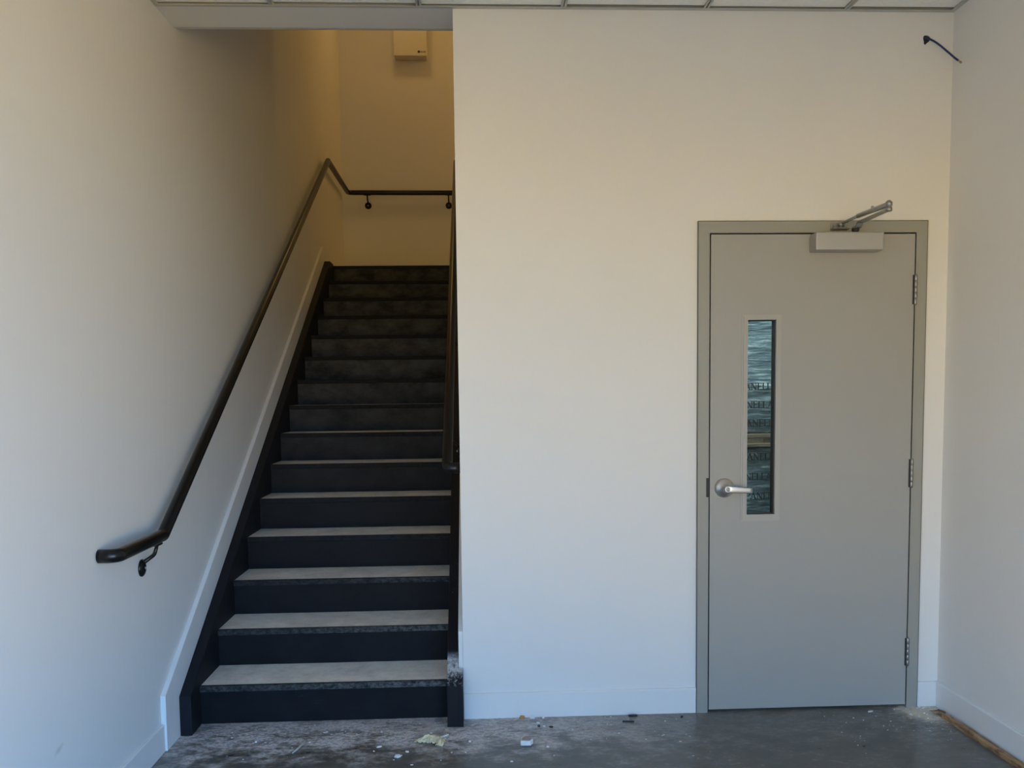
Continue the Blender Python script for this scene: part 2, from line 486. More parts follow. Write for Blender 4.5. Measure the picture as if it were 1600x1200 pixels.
box(b, (XL, -.022, HC - .0005), (XR, 0, HC + .0015)); box(b, (XL, -.0015, HC), (XR, 0, HC + .025))
box(b, (XL, YF + .15, HC), (XL + .022, 0, HC + .0015)); box(b, (XR - .022, YF + .15, HC), (XR, 0, HC + .0015))
obj('wall_angle', b, 'grid', ceil)
b = BM(); box(b, (XL, YF, HC + .16), (XR, 0, HC + .2)); obj('deck', b, 'dark', ceil)

# baseboards
HB, TB = .1146, .012
def baseboard(name, prof_axis, a, bb, at, sign, label):
    pr = [(at, 0), (at + sign * TB, 0), (at + sign * TB, HB - .004), (at + sign * (TB - .004), HB), (at, HB)]
    b = BM(); prism(b, pr, prof_axis, a, bb); struct(name, b, 'trimpaint', label, 'baseboard')
baseboard('baseboard_left', 1, YF + .15, -.282, XL, 1, 'white baseboard in front of the stairs')
baseboard('baseboard_back', 0, XW + .001, -.054, 0, -1, 'white baseboard between the stairs and the grey door')
baseboard('baseboard_corner', 0, .968, XR, 0, -1, 'short white baseboard between the grey door and the corner')
baseboard('baseboard_right', 1, YF + .15, -TB, XR, -1, 'white baseboard behind the splintered wood strip')

# white skirt boards climbing beside the stairs
SL = .583
def sk(y): return .231 + (y + .28) * SL
b = BM(); prism(b, [(-.28, 0), (.75, 0), (4.016, 2.15), (4.016, sk(4.016)), (-.28, .231)], 0, XL, XL + .021, .0015)
struct('trim_2', b, 'trimpaint', 'white sloping skirt board climbing the outer wall beside the stairs', 'skirt board')
b = BM(); prism(b, [(.002, 0), (.9, 0), (4.016, 2.15), (4.016, sk(4.016)), (.002, sk(.002))], 0, XW - .020, XW - .0005, .0015)
struct('trim_3', b, 'trimpaint', 'white sloping skirt board on the inner wall of the stairs', 'skirt board')

# ------------------------------------------------------------------ the stairs
st = thing('staircase', ((XL + XW) / 2, 2, 0), 'black steel staircase with dusty grey treads rising between white walls', 'staircase')
SX0, SX1 = -2.2675, -1.1735      # inner faces of the stringers
Y0 = .006
for i in range(N):
    y, z = Y0 + i * RUN, i * RISE
    b = BM(); box(b, (SX0, y + .014, max(z - .03, 0)), (SX1, y + .022, z + RISE - .022), 0); obj('riser', b, 'riser', st)
    if i < N - 1:
        zt = z + RISE
        b = BM(); box(b, (SX0, y + .024, zt - .035), (SX1, y + RUN + .0145, zt), 0)
        t = obj('tread', b, 'tread', st)
        b = BM(); box(b, (SX0, y - .002, zt - .026), (SX1, y + .0245, zt + .0008), .004, 2); obj('nosing', b, 'nosing', t)
    else:
        b = BM(); box(b, (SX0, y - .002, TOP - .026), (SX1, y + .05, TOP), .004, 2); obj('landing_nosing', b, 'black', st)
def strp(y): return .180 + (y + .108) * .5855
def stringer(x0, x1, front):
    b = BM()
    prism(b, [(front, 0), (.52, 0), (4.25, 2.2), (4.25, strp(4.05) - .03), (4.21, strp(4.05)), (4.05, strp(4.05)), (front, strp(front))], 0, x0, x1, .003)
    return b
o = obj('stringer', stringer(XL + .0215, SX0, -.12), 'stringer', st)
b = stringer(SX1, XW - .0205, -.105)
o = obj('stringer', b, 'stringer', st)
# the foot of the inner stringer stands proud of the wall corner
b = BM(); prism(b, [(-.105, 0), (-.0135, 0), (-.0135, strp(-.0135) - .001), (-.105, strp(-.105) - .001)], 0, XW - .022, XW - .001, .002)
tag(obj('stringer_foot', b, 'stringer', st), 'dusty black foot of the stringer')

# ------------------------------------------------------------------ handrails
RR = .0242
def bracket(parent, wall_pt, nrm, rail_c):
    """disc on the wall, curved arm, saddle under the rail"""
    w = Vector(wall_pt); n = Vector(nrm); rc = Vector(rail_c)
    b = BM()
    under = rc - Vector((0, 0, RR + .002))
    k = abs((rc - w).dot(n))
    z = Vector((0, 0, 1))
    p = fillet([w + n * .004 + z * .018, w + n * .022 + z * .030, w + n * (k - .012) + z * .052, under - z * .012 - n * .004, under], [.014, .03, .016], 6)
    tube(b, p, [.0085 - .002 * i / (len(p) - 1) for i in range(len(p))], 12)
    br = obj('bracket', b, 'rail', parent)
    b = BM(); lathe(b, w, n, [(0, .034), (.005, .034), (.010, .028), (.014, .016), (.016, .010)], 28)
    obj('wall_plate', b, 'rail', br)
    b = BM(); lathe(b, w + n * .0155, n, [(0, .0055), (.004, .005), (.005, .003)], 12)
    tag(obj('screw', b, 'steel', br), 'bright screw head')
    return br
def saddle(parent, c, d):
    c, d = Vector(c), Vector(d).normalized()
    b = BM(); dn = Vector((0, 0, -1)); dn = (dn - d * dn.dot(d)).normalized()
    p = c + dn * (RR + .001)
    flatbar(b, [p - d * .034, p - d * .026, p + d * .026, p + d * .034], [.014, .024, .024, .014], .007, dn)
    obj('saddle', b, 'rail', parent)

lx = -2.2735; SR = .5756
def lz(y): return .9085 + (y + .359) * SR
yt = 4.118; zt = lz(yt)
hr = thing('handrail', (XL, 1.5, 0), 'long black pipe handrail on the open wall, turning along the landing', 'handrail', 'stair handrails')
path = fillet([(XL + .002, -.815, .9085), (lx, -.815, .9085), (lx, -.359, .9085), (lx, yt, zt), (lx, YB - .068, zt), (-.62, YB - .068, zt - .006), (-.62, YB - .001, zt - .006)],
              [.058, .02, .02, .045, .045], 10)
b = BM(); tube(b, path, RR, 24); obj('rail', b, 'rail', hr)
d = Vector((0, 1, SR)).normalized()
for y in (.29, 1.235, 2.153, 3.07, 4.03):
    bracket(hr, (XL, y, lz(y) - .117), (1, 0, 0), (lx, y, lz(y))); saddle(hr, (lx, y, lz(y)), d)
bracket(hr, (XL, -.425, .9085 - .117), (1, 0, 0), (lx, -.425, .9085)); saddle(hr, (lx, -.425, .9085), (0, 1, 0))
for x in (-2.08, -1.262, -.72):
    bracket(hr, (x, YB, zt - .117), (0, -1, 0), (x, YB - .068, zt)); saddle(hr, (x, YB - .068, zt), (1, 0, 0))

rx = -1.160
def rz(y): return 1.108 + y * SR
hr2 = thing('handrail', (XW, 1.5, 0), 'black pipe handrail returning into the inner wall beside the white corner', 'handrail', 'stair handrails')
path = fillet([(XW - .001, .03, rz(.03)), (rx, .03, rz(.03)), (rx, 4.13, rz(4.13)), (XW - .001, 4.16, rz(4.13))], [.05, .05], 10)
b = BM(); tube(b, path, RR, 24); obj('rail', b, 'rail', hr2)
for y in (.33, 1.235, 2.153, 3.07, 3.98):
    bracket(hr2, (XW, y, rz(y) - .117), (-1, 0, 0), (rx, y, rz(y))); saddle(hr2, (rx, y, rz(y)), d)

# ------------------------------------------------------------------ the box over the landing
bx = thing('wall_box', (-1.60, YB, 4.80), 'beige metal box high on the wall over the landing', 'electrical box')
b = BM(); box(b, (-1.775, YB - .13, 4.803), (-1.455, YB, 5.28), .006); obj('housing', b, 'boxpaint', bx)
b = BM(); box(b, (-1.779, YB - .142, 4.801), (-1.451, YB - .125, 5.284), .005); cv = obj('cover', b, 'boxpaint', bx)
b = BM()
lathe(b, (-1.530, YB - .1425, 4.838), (0, -1, 0), [(0, .0125), (.0012, .0125)], 20)
for k, w in enumerate((.012, .011, .011, .012)):
    x = -1.5135 + k * .0135
    box(b, (x, YB - .1437, 4.831), (x + .003, YB - .142, 4.844)); box(b, (x, YB - .1437, 4.831 + (.005 if k % 2 else 0)), (x + w * .8, YB - .142, 4.834 + (.005 if k % 2 else 0)))
    if k != 1: box(b, (x + w * .6, YB - .1437, 4.831), (x + w * .8, YB - .142, 4.844))
tag(obj('maker_mark', b, 'ink', cv), 'small dark oval mark with lettering')

# ------------------------------------------------------------------ the door
door = thing('door_1', (.457, 0, 0), 'grey steel door with a narrow vision window and lever handle', 'door', None, 'structure')
# pressed steel frame wrapping the wall
FW = .0534; FY = -.016
def frame_bm():
    b = BM()
    loop = [(-FW, 0), (0, 0), (0, 2.1345), (.914, 2.1345), (.914, 0), (.914 + FW, 0), (.914 + FW, 2.1345 + FW), (-FW, 2.1345 + FW)]
    plate(b, loop, [], 1, FY, FY + .002)
    # returns to the wall
    box(b, (-FW, FY, 0), (-FW + .002, 0, 2.1345 + FW)); box(b, (.914 + FW - .002, FY, 0), (.914 + FW, 0, 2.1345 + FW)); box(b, (-FW, FY, 2.1345 + FW - .002), (.914 + FW, 0, 2.1345 + FW))
    # rebate, stop and jamb depth
    for x0, s in ((0, -1), (.914, 1)):
        box(b, (x0, FY, 0), (x0 + s * .002, .034, 2.1345)); box(b, (x0 - s * .016, .034, 0), (x0 + s * .002, .136, 2.1345))
    box(b, (0, FY, 2.1345), (.914, .034, 2.1365)); box(b, (0, .034, 2.1185), (.914, .136, 2.1365))
    return b
fr = obj('door_frame', frame_bm(), 'framepaint', door)
b = BM(); box(b, (-.0128, FY - .0025, .982), (.0005, FY + .004, 1.067), .001, 1); tag(obj('strike_plate', b, 'gasket', fr), 'dark strike lip')
# leaf
LX0, LX1, LZ0, LZ1 = .0045, .9115, .014, 2.1300
LY0, LY1 = -.013, .031
OX0, OX1, OZ0, OZ1 = .168, .294, .901, 1.761
b = BM(); plate(b, rect(LX0, LZ0, LX1, LZ1), [rect(OX0 - .004, OZ0 - .004, OX1 + .004, OZ1 + .004)], 1, LY0, LY1)
leaf = obj('door_leaf', b, 'doorpaint', door)
# vision light: outer flange, raised bead, glass
b = BM()
plate(b, rect(.1425, .872, .3180, 1.7825), [rect(OX0, OZ0, OX1, OZ1)], 1, LY0 - .0025, LY0 + .0001)
plate(b, rect(.1500, .8790, .3110, 1.7755), [rect(OX0, OZ0, OX1, OZ1)], 1, LY0 - .0065, LY0 - .0022)
plate(b, rect(OX0 - .006, OZ0 - .006, OX1 + .006, OZ1 + .006), [rect(OX0, OZ0, OX1, OZ1)], 1, LY0 - .0085, LY0 - .006)
plate(b, rect(OX0 - .0035, OZ0 - .0035, OX1 + .0035, OZ1 + .0035), [rect(OX0, OZ0, OX1, OZ1)], 1, LY0, LY1 + .006)
vf = obj('window_frame', b, 'litekit', leaf)
b = BM(); plate(b, rect(OX0 + .0003, OZ0 + .0003, OX1 - .0003, OZ1 - .0003), [rect(OX0 + .004, OZ0 + .004, OX1 - .004, OZ1 - .004)], 1, LY0 + .004, LY1)
tag(obj('gasket', b, 'gasket', leaf), 'black glazing gasket')
b = BM(); box(b, (OX0 + .001, .008, OZ0 + .001), (OX1 - .001, .013, OZ1 - .001)); obj('glass_pane', b, 'glass', leaf)
# lever set
hd = BM(); lathe(hd, (.0685, LY0, 1.022), (0, -1, 0), [(0, .0425), (.003, .0435), (.007, .0425), (.014, .031), (.020, .022), (.024, .0175), (.040, .0155), (.058, .0150), (.064, .0155), (.068, .0150), (.069, .011), (.0665, .009)], 48)
lev = obj('door_handle', hd, 'steel', door)
b = BM()
pl = [(.060, -.075, 1.0215), (.085, -.0765, 1.0205), (.120, -.074, 1.0175), (.165, -.071, 1.0145), (.1765, -.0695, 1.0140)]
for (a, hgt), (c, h2) in zip(zip(pl, (.026, .025, .022, .020, .018)), list(zip(pl, (.026, .025, .022, .020, .018)))[1:]):
    pass
rings = []
for (x, y, z), h in zip(pl, (.027, .030, .0275, .0245, .0235)):
    prof = []
    for k in range(12):
        a = 2 * PI * k / 12
        prof.append(b.verts.new((x, y + math.copysign(abs(math.cos(a)) ** .35, math.cos(a)) * .0065, z + math.copysign(abs(math.sin(a)) ** .45, math.sin(a)) * h / 2)))
    rings.append(prof)
for p, q in zip(rings, rings[1:]):
    for k in range(12):
        f = b.faces.new((p[k], p[(k + 1) % 12], q[(k + 1) % 12], q[k])); f.smooth = True
b.faces.new(rings[0]); b.faces.new(rings[-1])
# the tip turns back towards the door
box(b, (.1715, -.070, 1.0030), (.1770, -.030, 1.0250), .002, 2)
obj('lever', b, 'steel', lev)
b = BM(); lathe(b, (.0685, LY0 - .0665, 1.022), (0, -1, 0), [(0, .0088), (.0028, .0085), (.003, .006)], 24)
kc = obj('lock_cylinder', b, 'hinge', lev)
b = BM(); box(b, (.0677, LY0 - .0702, 1.017), (.0693, LY0 - .068, 1.027)); obj('keyway', b, 'dark', lev)
# hinges
for z0, z1 in ((1.824, 1.951), (1.012, 1.137), (.196, .322)):
    b = BM(); x = .9155; y = FY - .0035
    L = (z1 - z0)
    for k in range(5):
        za, zb = z0 + L * k / 5 + .0006, z0 + L * (k + 1) / 5 - .0006
        lathe(b, (x, y, za), (0, 0, 1), [(0, .0066), (.001, .0073), (zb - za - .001, .0073), (zb - za, .0066)], 20)
    lathe(b, (x, y, z0 - .004), (0, 0, 1), [(0, .003), (.002, .006), (L + .006, .006), (L + .008, .003)], 16)
    hg = obj('hinge', b, 'hinge', door)
    b = BM(); box(b, (x - .0105, y - .001, z0), (x - .003, y + .012, z1)); tag(obj('hinge_leaf', b, 'gasket', hg), 'dark edge of the hinge leaf')
# overhead closer
b = BM(); box(b, (.438, -.094, 2.0495), (.736, LY0, 2.1265), .007, 3)
cl = obj('door_closer', b, 'alum', door)
b = BM(); lathe(b, (.6255, -.055, 2.120), (0, 0, 1), [(0, .012), (.014, .012), (.018, .016), (.026, .016), (.030, .011)], 24); obj('spindle', b, 'gasket', cl)
ex, ey = .622, -.375
b = BM()
flatbar(b, fillet([(.6255, -.045, 2.1490), (.6255, -.085, 2.1490), (.6245, -.105, 2.1640), (ex, ey, 2.1640)], .012, 4), [.026] * 40, .007)
obj('main_arm', b, 'armsteel', cl)
b = BM()
tube(b, [(ex, ey, 2.1840), (.612, -.30, 2.1830), (.590, -.16, 2.1800)], [.0105, .0105, .0095], 14)
tube(b, [(.590, -.16, 2.1800), (.568, -.040, 2.1690)], .0065, 12)
lathe(b, (.606, -.262, 2.188), (0, 0, 1), [(0, .006), (.010, .006), (.012, .004)], 12)
obj('forearm', b, 'armsteel', cl)
b = BM(); lathe(b, (ex, ey, 2.156), (0, 0, 1), [(0, .010), (.002, .013), (.014, .013), (.016, .010), (.020, .010), (.022, .0135), (.036, .0135), (.039, .010), (.043, .006)], 22)
obj('elbow_joint', b, 'hinge', cl)
b = BM()
box(b, (.528, FY - .004, 2.1440), (.606, FY, 2.1780), .002, 1); box(b, (.528, FY - .034, 2.1470), (.606, FY, 2.1520), .0015, 1)
lathe(b, (.568, -.040, 2.1500), (0, 0, 1), [(0, .010), (.010, .010), (.012, .013), (.020, .013), (.024, .008)], 18)
for x in (.540, .594): lathe(b, (x, FY - .003, 2.164), (0, -1, 0), [(0, .006), (.003, .006), (.005, .003)], 12)
obj('arm_shoe', b, 'hinge', cl)

# ------------------------------------------------------------------ blue cable
cab = thing('cable', (.949, 0, 2.964), 'blue cable sticking out of a dark hole near the ceiling corner', 'cable')
p = [(.945, .0035, 2.966), (.954, -.004, 2.9635), (.970, -.020, 2.948), (.989, -.040, 2.922), (1.010, -.065, 2.886), (1.029, -.088, 2.853), (1.038, -.100, 2.838)]
pts = []
for i in range(len(p) - 1):
    a, q, r_, c = [Vector(p[max(0, min(len(p) - 1, i + k))]) for k in (-1, 0, 1, 2)]
    for k in range(8):
        t = k / 8
        pts.append(.5 * ((2 * q) + (r_ - a) * t + (2 * a - 5 * q + 4 * r_ - c) * t * t + (-a + 3 * q - 3 * r_ + c) * t ** 3))
pts.append(Vector(p[-1]))
b = BM(); tube(b, pts, .0042, 12); obj('sheath', b, 'sheath', cab)
dd = (pts[-1] - pts[-3]).normalized()
b = BM(); lathe(b, pts[-1] - dd * .001, dd, [(0, .0033), (.010, .0028), (.011, .0046), (.019, .0046), (.020, .002)], 12); tag(obj('connector', b, 'brass', cab), 'brass coloured tip')

# ------------------------------------------------------------------ wrapped pallets behind the door
PX0, PX1, PY0, PY1 = -.35, .93, .75, 1.75
def wrapped(name, z0, z1, rows, label):
    root = thing(name, ((PX0 + PX1) / 2, (PY0 + PY1) / 2, z0), label, 'wrapped goods', 'film wrapped stacks on pallets')
    b = BM(); box(b, (PX0, PY0 + .012, z0), (PX1, PY1, z1), .012, 2)
    bmesh.ops.subdivide_edges(b, edges=[e for e in b.edges if e.calc_length() > .2], cuts=14, use_grid_fill=True)
    for v in b.verts:
        n = mnoise.noise(Vector((v.co.x * 3, v.co.y * 3, v.co.z * 16)))
        v.co.y += n * .006; v.co.x += n * .004 * (1 if abs(v.co.y - PY0) > .1 else 0)
    w = obj('stretch_wrap', b, 'film', root)
    for f in w.data.polygons: f.use_smooth = True
    for z, x0, h in rows:
        b = BM(); word(b, x0, PY0 + .0025, z, h); tag(obj('printed_word', b, 'ink2', w), 'dark word printed on the film')
    return root
STROKES = {   # (x0, z0, x1, z1, thickness) in letter units, 0..1 tall
    'P': ([(.14, 0, .14, 1, .15), (.0, .03, .28, .03, .06), (.14, .97, .52, .97, .06), (.52, .97, .66, .85, .1), (.66, .85, .66, .66, .15), (.66, .66, .5, .5, .1), (.5, .5, .14, .5, .06)], .78),
    'A': ([(.08, 0, .42, 1, .06), (.42, 1, .78, 0, .16), (.2, .34, .64, .34, .05), (-.04, .03, .2, .03, .06), (.62, .03, .94, .03, .06)], .92),
    'N': ([(.14, 0, .14, 1, .06), (.14, 1, .78, 0, .16), (.78, 0, .78, 1, .06), (0, .03, .28, .03, .06), (.0, .97, .2, .97, .06), (.64, .97, .92, .97, .06)], .98),
    'E': ([(.14, 0, .14, 1, .15), (0, .03, .62, .03, .06), (0, .97, .58, .97, .06), (.14, .52, .46, .52, .05), (.62, 0, .62, .18, .06), (.58, .82, .58, 1, .06)], .74),
    'L': ([(.14, 0, .14, 1, .15), (0, .03, .6, .03, .06), (0, .97, .28, .97, .06), (.6, 0, .6, .22, .06)], .70),
}
def word(bm, x, y, z, h, text='PANELLA'):
    for ch in text:
        st_, adv = STROKES[ch]
        for a, c, d_, e, t in st_:
            p0, p1 = Vector((x + a * h, 0, z + c * h)), Vector((x + d_ * h, 0, z + e * h))
            dv = (p1 - p0).normalized(); sd = Vector((-dv.z, 0, dv.x)) * max(t * 1.15, .085) * h / 2
            qs = [p0 + sd, p0 - sd, p1 - sd, p1 + sd]
            f = [bm.verts.new((q.x, y, q.z)) for q in qs]; g = [bm.verts.new((q.x, y + .0015, q.z)) for q in qs]
            bm.faces.new(f); bm.faces.new(g[::-1])
            for k in range(4): bm.faces.new((f[k], f[(k + 1) % 4], g[(k + 1) % 4], g[k]))
        x += adv * h
def rowset(vals):
    out = []
    for z, x in vals:
        out += [(z, x - .26, .036), (z, x, .036), (z, x + .26, .036)]
    return out
wrapped('wrapped_stack', 0.001, 1.152, rowset([(1.083, .378), (.978, .335), (.874, .398), (.770, .352), (.664, .385)]), 'film wrapped stack under the wood strip, seen through the door window')
wrapped('wrapped_stack', 1.2235, 2.05, rowset([(1.262, .372), (1.358, .340), (1.455, .362)]), 'film wrapped stack on top of the wood strip, seen through the door window')
pal = thing('wooden_pallet', ((PX0 + PX1) / 2, (PY0 + PY1) / 2, 1.153), 'weathered wooden pallet between the two wrapped stacks behind the door', 'pallet')
for k in range(5):
    y = PY0 - .012 + k * .22
    b = BM(); box(b, (PX0, y, 1.2015), (PX1, y + .12, 1.2225), .002, 1); obj('deck_board', b, 'palletwood', pal)
for x in (PX0, .02, .30, .74):
    b = BM(); box(b, (x, PY0 - .010, 1.1745), (x + .19, PY1 - .03, 1.2010), .002, 1); obj('bearer', b, 'palletwood', pal)
for k in range(3):
    y = PY0 - .012 + k * .44
    b = BM(); box(b, (PX0, y, 1.1535), (PX1, y + .12, 1.1740), .002, 1); obj('base_board', b, 'palletwood', pal)
b = BM(); box(b, (PX0 + .001, PY0 + .004, 1.1745), (PX1 - .001, PY0 + .03, 1.201)); obj('front_rail', b, 'palletwood', pal)

# ------------------------------------------------------------------ rubbish on the floor
def blob(name, loc, size, mat, label, cat, seed=0, rotz=0, group=None, rough=.35, top=None):
    rnd = random.Random(seed); t = BM()
    bmesh.ops.create_icosphere(t, subdivisions=3, radius=1)
    for v in t.verts:
        n = mnoise.noise(v.co * 1.4 + Vector((seed * 3.1, 0, 0))) * rough + mnoise.noise(v.co * 3.5 + Vector((0, seed * 2.3, 0))) * rough * .4
        c = v.co * (1 + n)
        c.z = max(c.z, -.55); c.z = min(c.z, .75)
        v.co = Vector((c.x * size[0], c.y * size[1], (c.z + .55) * size[2]))
    bmesh.ops.transform(t, matrix=Matrix.Rotation(rotz, 4, 'Z'), verts=t.verts)
    bmesh.ops.translate(t, vec=Vector(loc), verts=t.verts)
    return tag(obj(name, t, mat), label, cat, group)

# crumpled yellowed paper scrap
b = BM()
nu, nv = 18, 12; g = []
for i in range(nu + 1):
    row = []
    for j in range(nv + 1):
        u, v = i / nu, j / nv
        ang = 2.55 - 3.0 * u                                # bent like a hook
        w = .030 + .028 * math.sin(PI * min(1, u * 1.05)) + .010 * mnoise.noise(Vector((u * 7, 0, 1)))
        cx, cy = -1.250 + .052 * math.cos(ang) + .006 * mnoise.noise(Vector((u * 9, v * 5, 0))), -.300 + .045 * math.sin(ang)
        nx, ny = math.cos(ang), math.sin(ang)
        e = (v - .5) * w + .010 * mnoise.noise(Vector((u * 8, v * 3, 5)))
        z = .003 + .020 * abs(mnoise.noise(Vector((u * 4, v * 3, 2)))) + .022 * (1 - abs(2 * v - 1)) * math.sin(PI * u) + .006 * mnoise.noise(Vector((u * 14, v * 11, 3)))
        row.append(b.verts.new((cx + nx * e, cy + ny * e, max(.0012, z))))
    g.append(row)
for i in range(nu):
    for j in range(nv): b.faces.new((g[i][j], g[i + 1][j], g[i + 1][j + 1], g[i][j + 1]))
r = bmesh.ops.extrude_face_region(b, geom=list(b.faces))
for q in r['geom']:
    if isinstance(q, bmesh.types.BMVert): q.co.z += .0012
tag(obj('paper_scrap', b, 'paper'), 'crumpled cream scrap lying in front of the lowest step', 'scrap')

# broken piece of white plaster with a brown paper face
b = BM(); prism(b, [(-.866, -.335), (-.824, -.340), (-.812, -.318), (-.826, -.292), (-.858, -.296)], 2, .0005, .021, .003)
ch = tag(obj('plaster_chunk', b, 'chip'), 'white broken plaster chunk on the floor in front of the white wall', 'plaster')
b = BM(); prism(b, [(-.862, -.331), (-.828, -.335), (-.817, -.317), (-.829, -.296), (-.855, -.299)], 2, .0208, .0228, .0006)
tag(obj('paper_facing', b, 'chipface', ch), 'brown paper facing')

blob('wood_chip', (-.842, -.026, 0), (.013, .008, .011), 'orange', 'small orange chip against the baseboard', 'chip', 3)
GR = 'white plaster bits on the floor'
for k, (x, y, s, lab) in enumerate([
    (-.797, -.030, (.011, .006, .009), 'white plaster bit touching the baseboard, beside the orange chip'),
    (-.748, -.026, (.008, .005, .007), 'white plaster bit at the baseboard, second from the orange chip'),
    (-.775, -.085, (.010, .006, .004), 'flat white plaster bit a little out from the baseboard'),
    (-1.365, -.410, (.012, .012, .006), 'pale plaster lump in front of the crumpled cream scrap'),
    (-.755, -.355, (.006, .005, .004), 'tiny white plaster bit beside the broken plaster chunk'),
    (-1.330, -.365, (.008, .006, .004), 'small pale plaster bit between the lump and the cream scrap'),
    (-1.45, -.305, (.010, .006, .004), 'small pale plaster bit on the dusty floor, left of the cream scrap'),
    (-1.075, -.275, (.006, .005, .004), 'tiny white plaster bit between the stringer foot and the plaster chunk'),
    (-1.975, -.215, (.006, .005, .004), 'single white plaster bit near the outer stringer'),
    (.730, -.060, (.014, .007, .003), 'white plaster flake on the floor under the hinge side of the door')]):
    blob('plaster_bit', (x, y, 0), s, 'chip', lab, 'plaster', 10 + k, k * 1.1, GR)
# white sliver by the stringer foot and pale splinter before the steps
b = BM(); prism(b, [(-1.205, -.222), (-1.196, -.226), (-1.165, -.196), (-1.168, -.190)], 2, .0005, .005, .0008)
tag(obj('plaster_sliver', b, 'chip'), 'thin white sliver on the floor beside the stringer foot', 'plaster')
b = BM(); tube(b, [(-1.795, -.350, .004), (-1.783, -.310, .005), (-1.770, -.255, .0055), (-1.763, -.205, .0035)], [.0025, .004, .0038, .002], 8)
tag(obj('wood_splinter', b, 'straw'), 'pale thin splinter lying in front of the lowest step', 'splinter')
# dark bits by the baseboard
b = BM(); box(b, (-.366, -.044, .0004), (-.326, -.032, .009), .002, 1); tag(obj('plastic_plug', b, 'blackbit'), 'short black plug lying against the baseboard near the door', 'plug')
b = BM(); tube(b, [(-.404, -.101, .004), (-.36, -.107, .004)], [.0038, .0034], 8); tube(b, [(-.36, -.107, .004), (-.353, -.108, .004)], [.0036, .0036], 8)
tag(obj('black_screw', b, 'blackbit'), 'black screw on the floor, just out from the black plug', 'screw')
for k, (x, y, lab) in enumerate([(-.722, -.140, 'dark crumb on the floor out from the baseboard near the orange chip'), (-.13, -.062, 'dark crumb by the foot of the door frame'), (-.775, -.125, 'dark brown crumb just behind the broken plaster chunk')]):
    blob('dark_crumb', (x, y, 0), (.009, .005, .005), 'blackbit', lab, 'crumb', 30 + k, k, 'dark crumbs on the floor')

# splintered wood strip along the baseboard of the side wall
b = BM()
rnd = random.Random(5); secs = []
for k in range(28):
    t = k / 27; y = -.105 - t * .78
    wid = .034 * min(1, .35 + t * 3.2) + .003 * mnoise.noise(Vector((t * 20, 0, 0)))
    x1 = 1.049 - .006 * (1 - t); x1 = 1.038 + .010 * min(1, t * 1.2)
    x0 = x1 - wid
    if k < 6: x0 += .010 * mnoise.noise(Vector((k * 2.3, 4, 0))) - .012 * (k < 3); x1 -= .012 * (1 - k / 6)
    h = .020 + .004 * mnoise.noise(Vector((t * 15, 2, 0)))
    if k < 4: h *= .75 + .1 * k
    secs.append([b.verts.new(c) for c in ((x0, y, .0006), (x0 + .002, y, h * .8), (x0 + wid * .35, y + .004, h), (x1 - .004, y - .004, h * .95), (x1, y, .0006))])
for p, q in zip(secs, secs[1:]):
    for k in range(5): b.faces.new((p[k], p[(k + 1) % 5], q[(k + 1) % 5], q[k]))
b.faces.new(secs[0]); b.faces.new(secs[-1])
wo = tag(obj('wood_strip', b, 'offcut'), 'splintered brown wood strip lying along the baseboard in the corner', 'wood strip')
b = BM()
for k in range(7):
    x = .994 + .007 * k; y = -.112 - .004 * rnd.random()
    l = .012 + .022 * rnd.random()
    tube(b, [(x, y - .02, .010 + .006 * rnd.random()), (x - .004 * rnd.random(), y + l * .4, .008 + .006 * rnd.random()), (x - .006, y + l, .004 + .004 * rnd.random())], [.0045, .003, .0008], 6)
obj('splintered_end', b, 'offcut', wo)
for k, (x, y, lab) in enumerate([(1.036, -.075, 'dark crumb behind the end of the wood strip'), ]):
    blob('dark_crumb', (x, y, 0), (.006, .005, .006), 'blackbit', lab, 'crumb', 40 + k, k, 'dark crumbs on the floor')

# loose plaster crumbs nobody could count
b = BM(); rnd = random.Random(11)
def crumb(x, y, r):
    t = BM(); bmesh.ops.create_icosphere(t, subdivisions=1, radius=1)
    sx, sy, sz = r * rnd.uniform(.7, 1.5), r * rnd.uniform(.6, 1.1), r * rnd.uniform(.4, .8)
    for v in t.verts:
        n = 1 + .4 * (rnd.random() - .5); v.co = Vector((v.co.x * sx * n + x, v.co.y * sy * n + y, max(0.0002, v.co.z * sz * n + sz * .6)))
    add(b, t)
for k in range(340):
    x = rnd.uniform(-2.15, -.1); y = -.03 - abs(rnd.gauss(0, .22)); 
    if x < XW and y > -.02: continue
    if -1.18 < x < -1.09 and y > -.13: continue
    crumb(x, y, .0009 + .0042 * rnd.random() ** 4)
for k in range(150):
    x = .98 + rnd.gauss(0, .06); y = -.02 - abs(rnd.gauss(0, .13))
    if x > 1.04 or (y > -.03 and x < .97) or (x > .975 and y < -.07): continue
    crumb(x, y, .001 + .004 * rnd.random() ** 2)
for k in range(60):
    crumb(rnd.uniform(.45, .96), -.04 - abs(rnd.gauss(0, .25)), .0008 + .002 * rnd.random() ** 2)
tag(obj('plaster_crumbs', b, 'crumb'), 'scattered plaster crumbs over the concrete floor', 'crumbs', None, 'stuff')

# ------------------------------------------------------------------ light
w = bpy.data.worlds.new('outdoors'); scene.world = w; w.use_nodes = True
nt = w.node_tree; bg = nt.nodes['Background']
tc = nd(nt, 'ShaderNodeTexCoord'); sp = nd(nt, 'ShaderNodeSeparateXYZ'); nt.links.new(tc.outputs['Generated'], sp.inputs[0])
s = math_(nt, 'ADD', sp.outputs[2], math_(nt, 'MULTIPLY', sp.outputs[0], .15))
f = maprange(nt, s, -.5, .5)
f.node.interpolation_type = 'LINEAR'
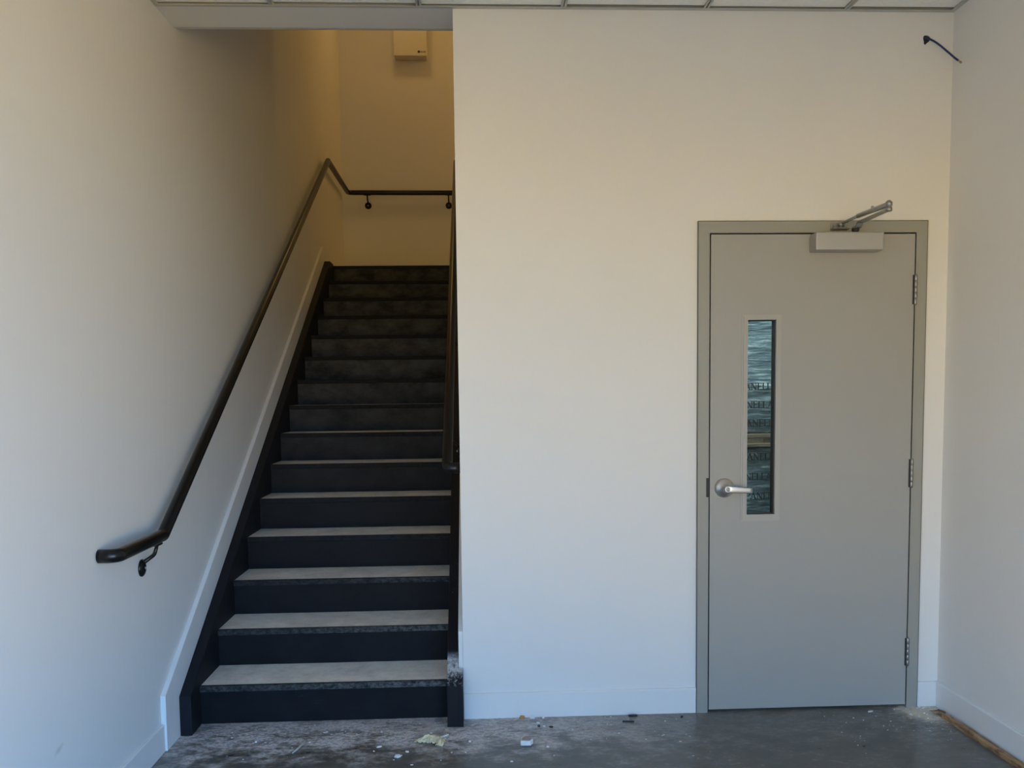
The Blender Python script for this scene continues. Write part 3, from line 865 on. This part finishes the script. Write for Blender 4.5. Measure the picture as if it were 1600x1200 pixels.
# street seen through the opening: shaded apron close by, sunlit paving, pale horizon, blue sky
col = ramp(nt, f, [(.04, (.20, .19, .155)), (.24, (.42, .35, .22)), (.36, (1.02, .66, .16)), (.47, (1.12, .79, .25)), (.535, (.62, .79, .90)), (.64, (.21, .55, 1.05)), (1., (.16, .47, 1.05))])
sx = sp.outputs[0]
side = math_(nt, 'ADD', math_(nt, 'MULTIPLY', maprange(nt, sx, .10, .55), 7.8), math_(nt, 'MULTIPLY', maprange(nt, sx, -.10, -.5), 3.4))
side = math_(nt, 'ADD', side, 4.6)
nt.links.new(side, bg.inputs['Strength'])
nt.links.new(col, bg.inputs['Color'])

def area(name, loc, rot, size, power, col, sy=None):
    l = bpy.data.lights.new(name, 'AREA'); l.energy = power; l.color = col; l.size = size
    if sy: l.shape = 'RECTANGLE'; l.size_y = sy
    o = bpy.data.objects.new(name, l); C.objects.link(o); o.location = loc; o.rotation_euler = rot; return o
def lamp(name, loc, power, col, r):
    l = bpy.data.lights.new(name, 'POINT'); l.energy = power; l.color = col; l.shadow_soft_size = r
    o = bpy.data.objects.new(name, l); C.objects.link(o); o.location = loc; return o
lamp('landing_lamp', (.30, 4.61, 5.25), 18, (1.0, .56, .15), .03)
area('stair_ceiling_lamp', (-1.72, 4.55, HS - .02), (0, 0, 0), .35, 3.8, (1.0, .60, .20), .35)
area('storeroom_fill', (.35, .45, 2.93), (0, 0, 0), .6, 40, (.80, .94, 1.0), .5)  # added unseen fill light for the wrapped stacks and their film streaks

# ------------------------------------------------------------------ camera
f_px, cx, cy = 1402.74, 804.98, 721.74
yaw, pit, rol = -.0452, -.0767, .0116
cam = bpy.data.cameras.new('camera'); co = bpy.data.objects.new('camera', cam); C.objects.link(co)
PARAMS = None
Rz = Matrix.Rotation(yaw, 3, 'Z'); Rx = Matrix.Rotation(pit, 3, 'X'); Ry = Matrix.Rotation(rol, 3, 'Y')
R = Rz @ Rx @ Ry                         # columns: right, forward, up
right, fwd, up = R.col[0], R.col[1], R.col[2]
mw = Matrix((right, up, -fwd)).transposed().to_4x4(); mw.translation = Vector((-1.0374, -3.9372, 1.4535))
co.matrix_world = mw
cam.sensor_width = 36; cam.sensor_fit = 'HORIZONTAL'; cam.lens = f_px / 1600 * 36
cam.shift_x = (800 - cx) / 1600; cam.shift_y = (cy - 600) / 1600
cam.clip_start = .05
scene.camera = co
scene.view_settings.view_transform = 'Standard'; scene.view_settings.look = 'None'
scene.view_settings.gamma = 1; scene.view_settings.exposure = 0
scene.cycles.use_denoising = True
scene.cycles.max_bounces = 10; scene.cycles.diffuse_bounces = 6
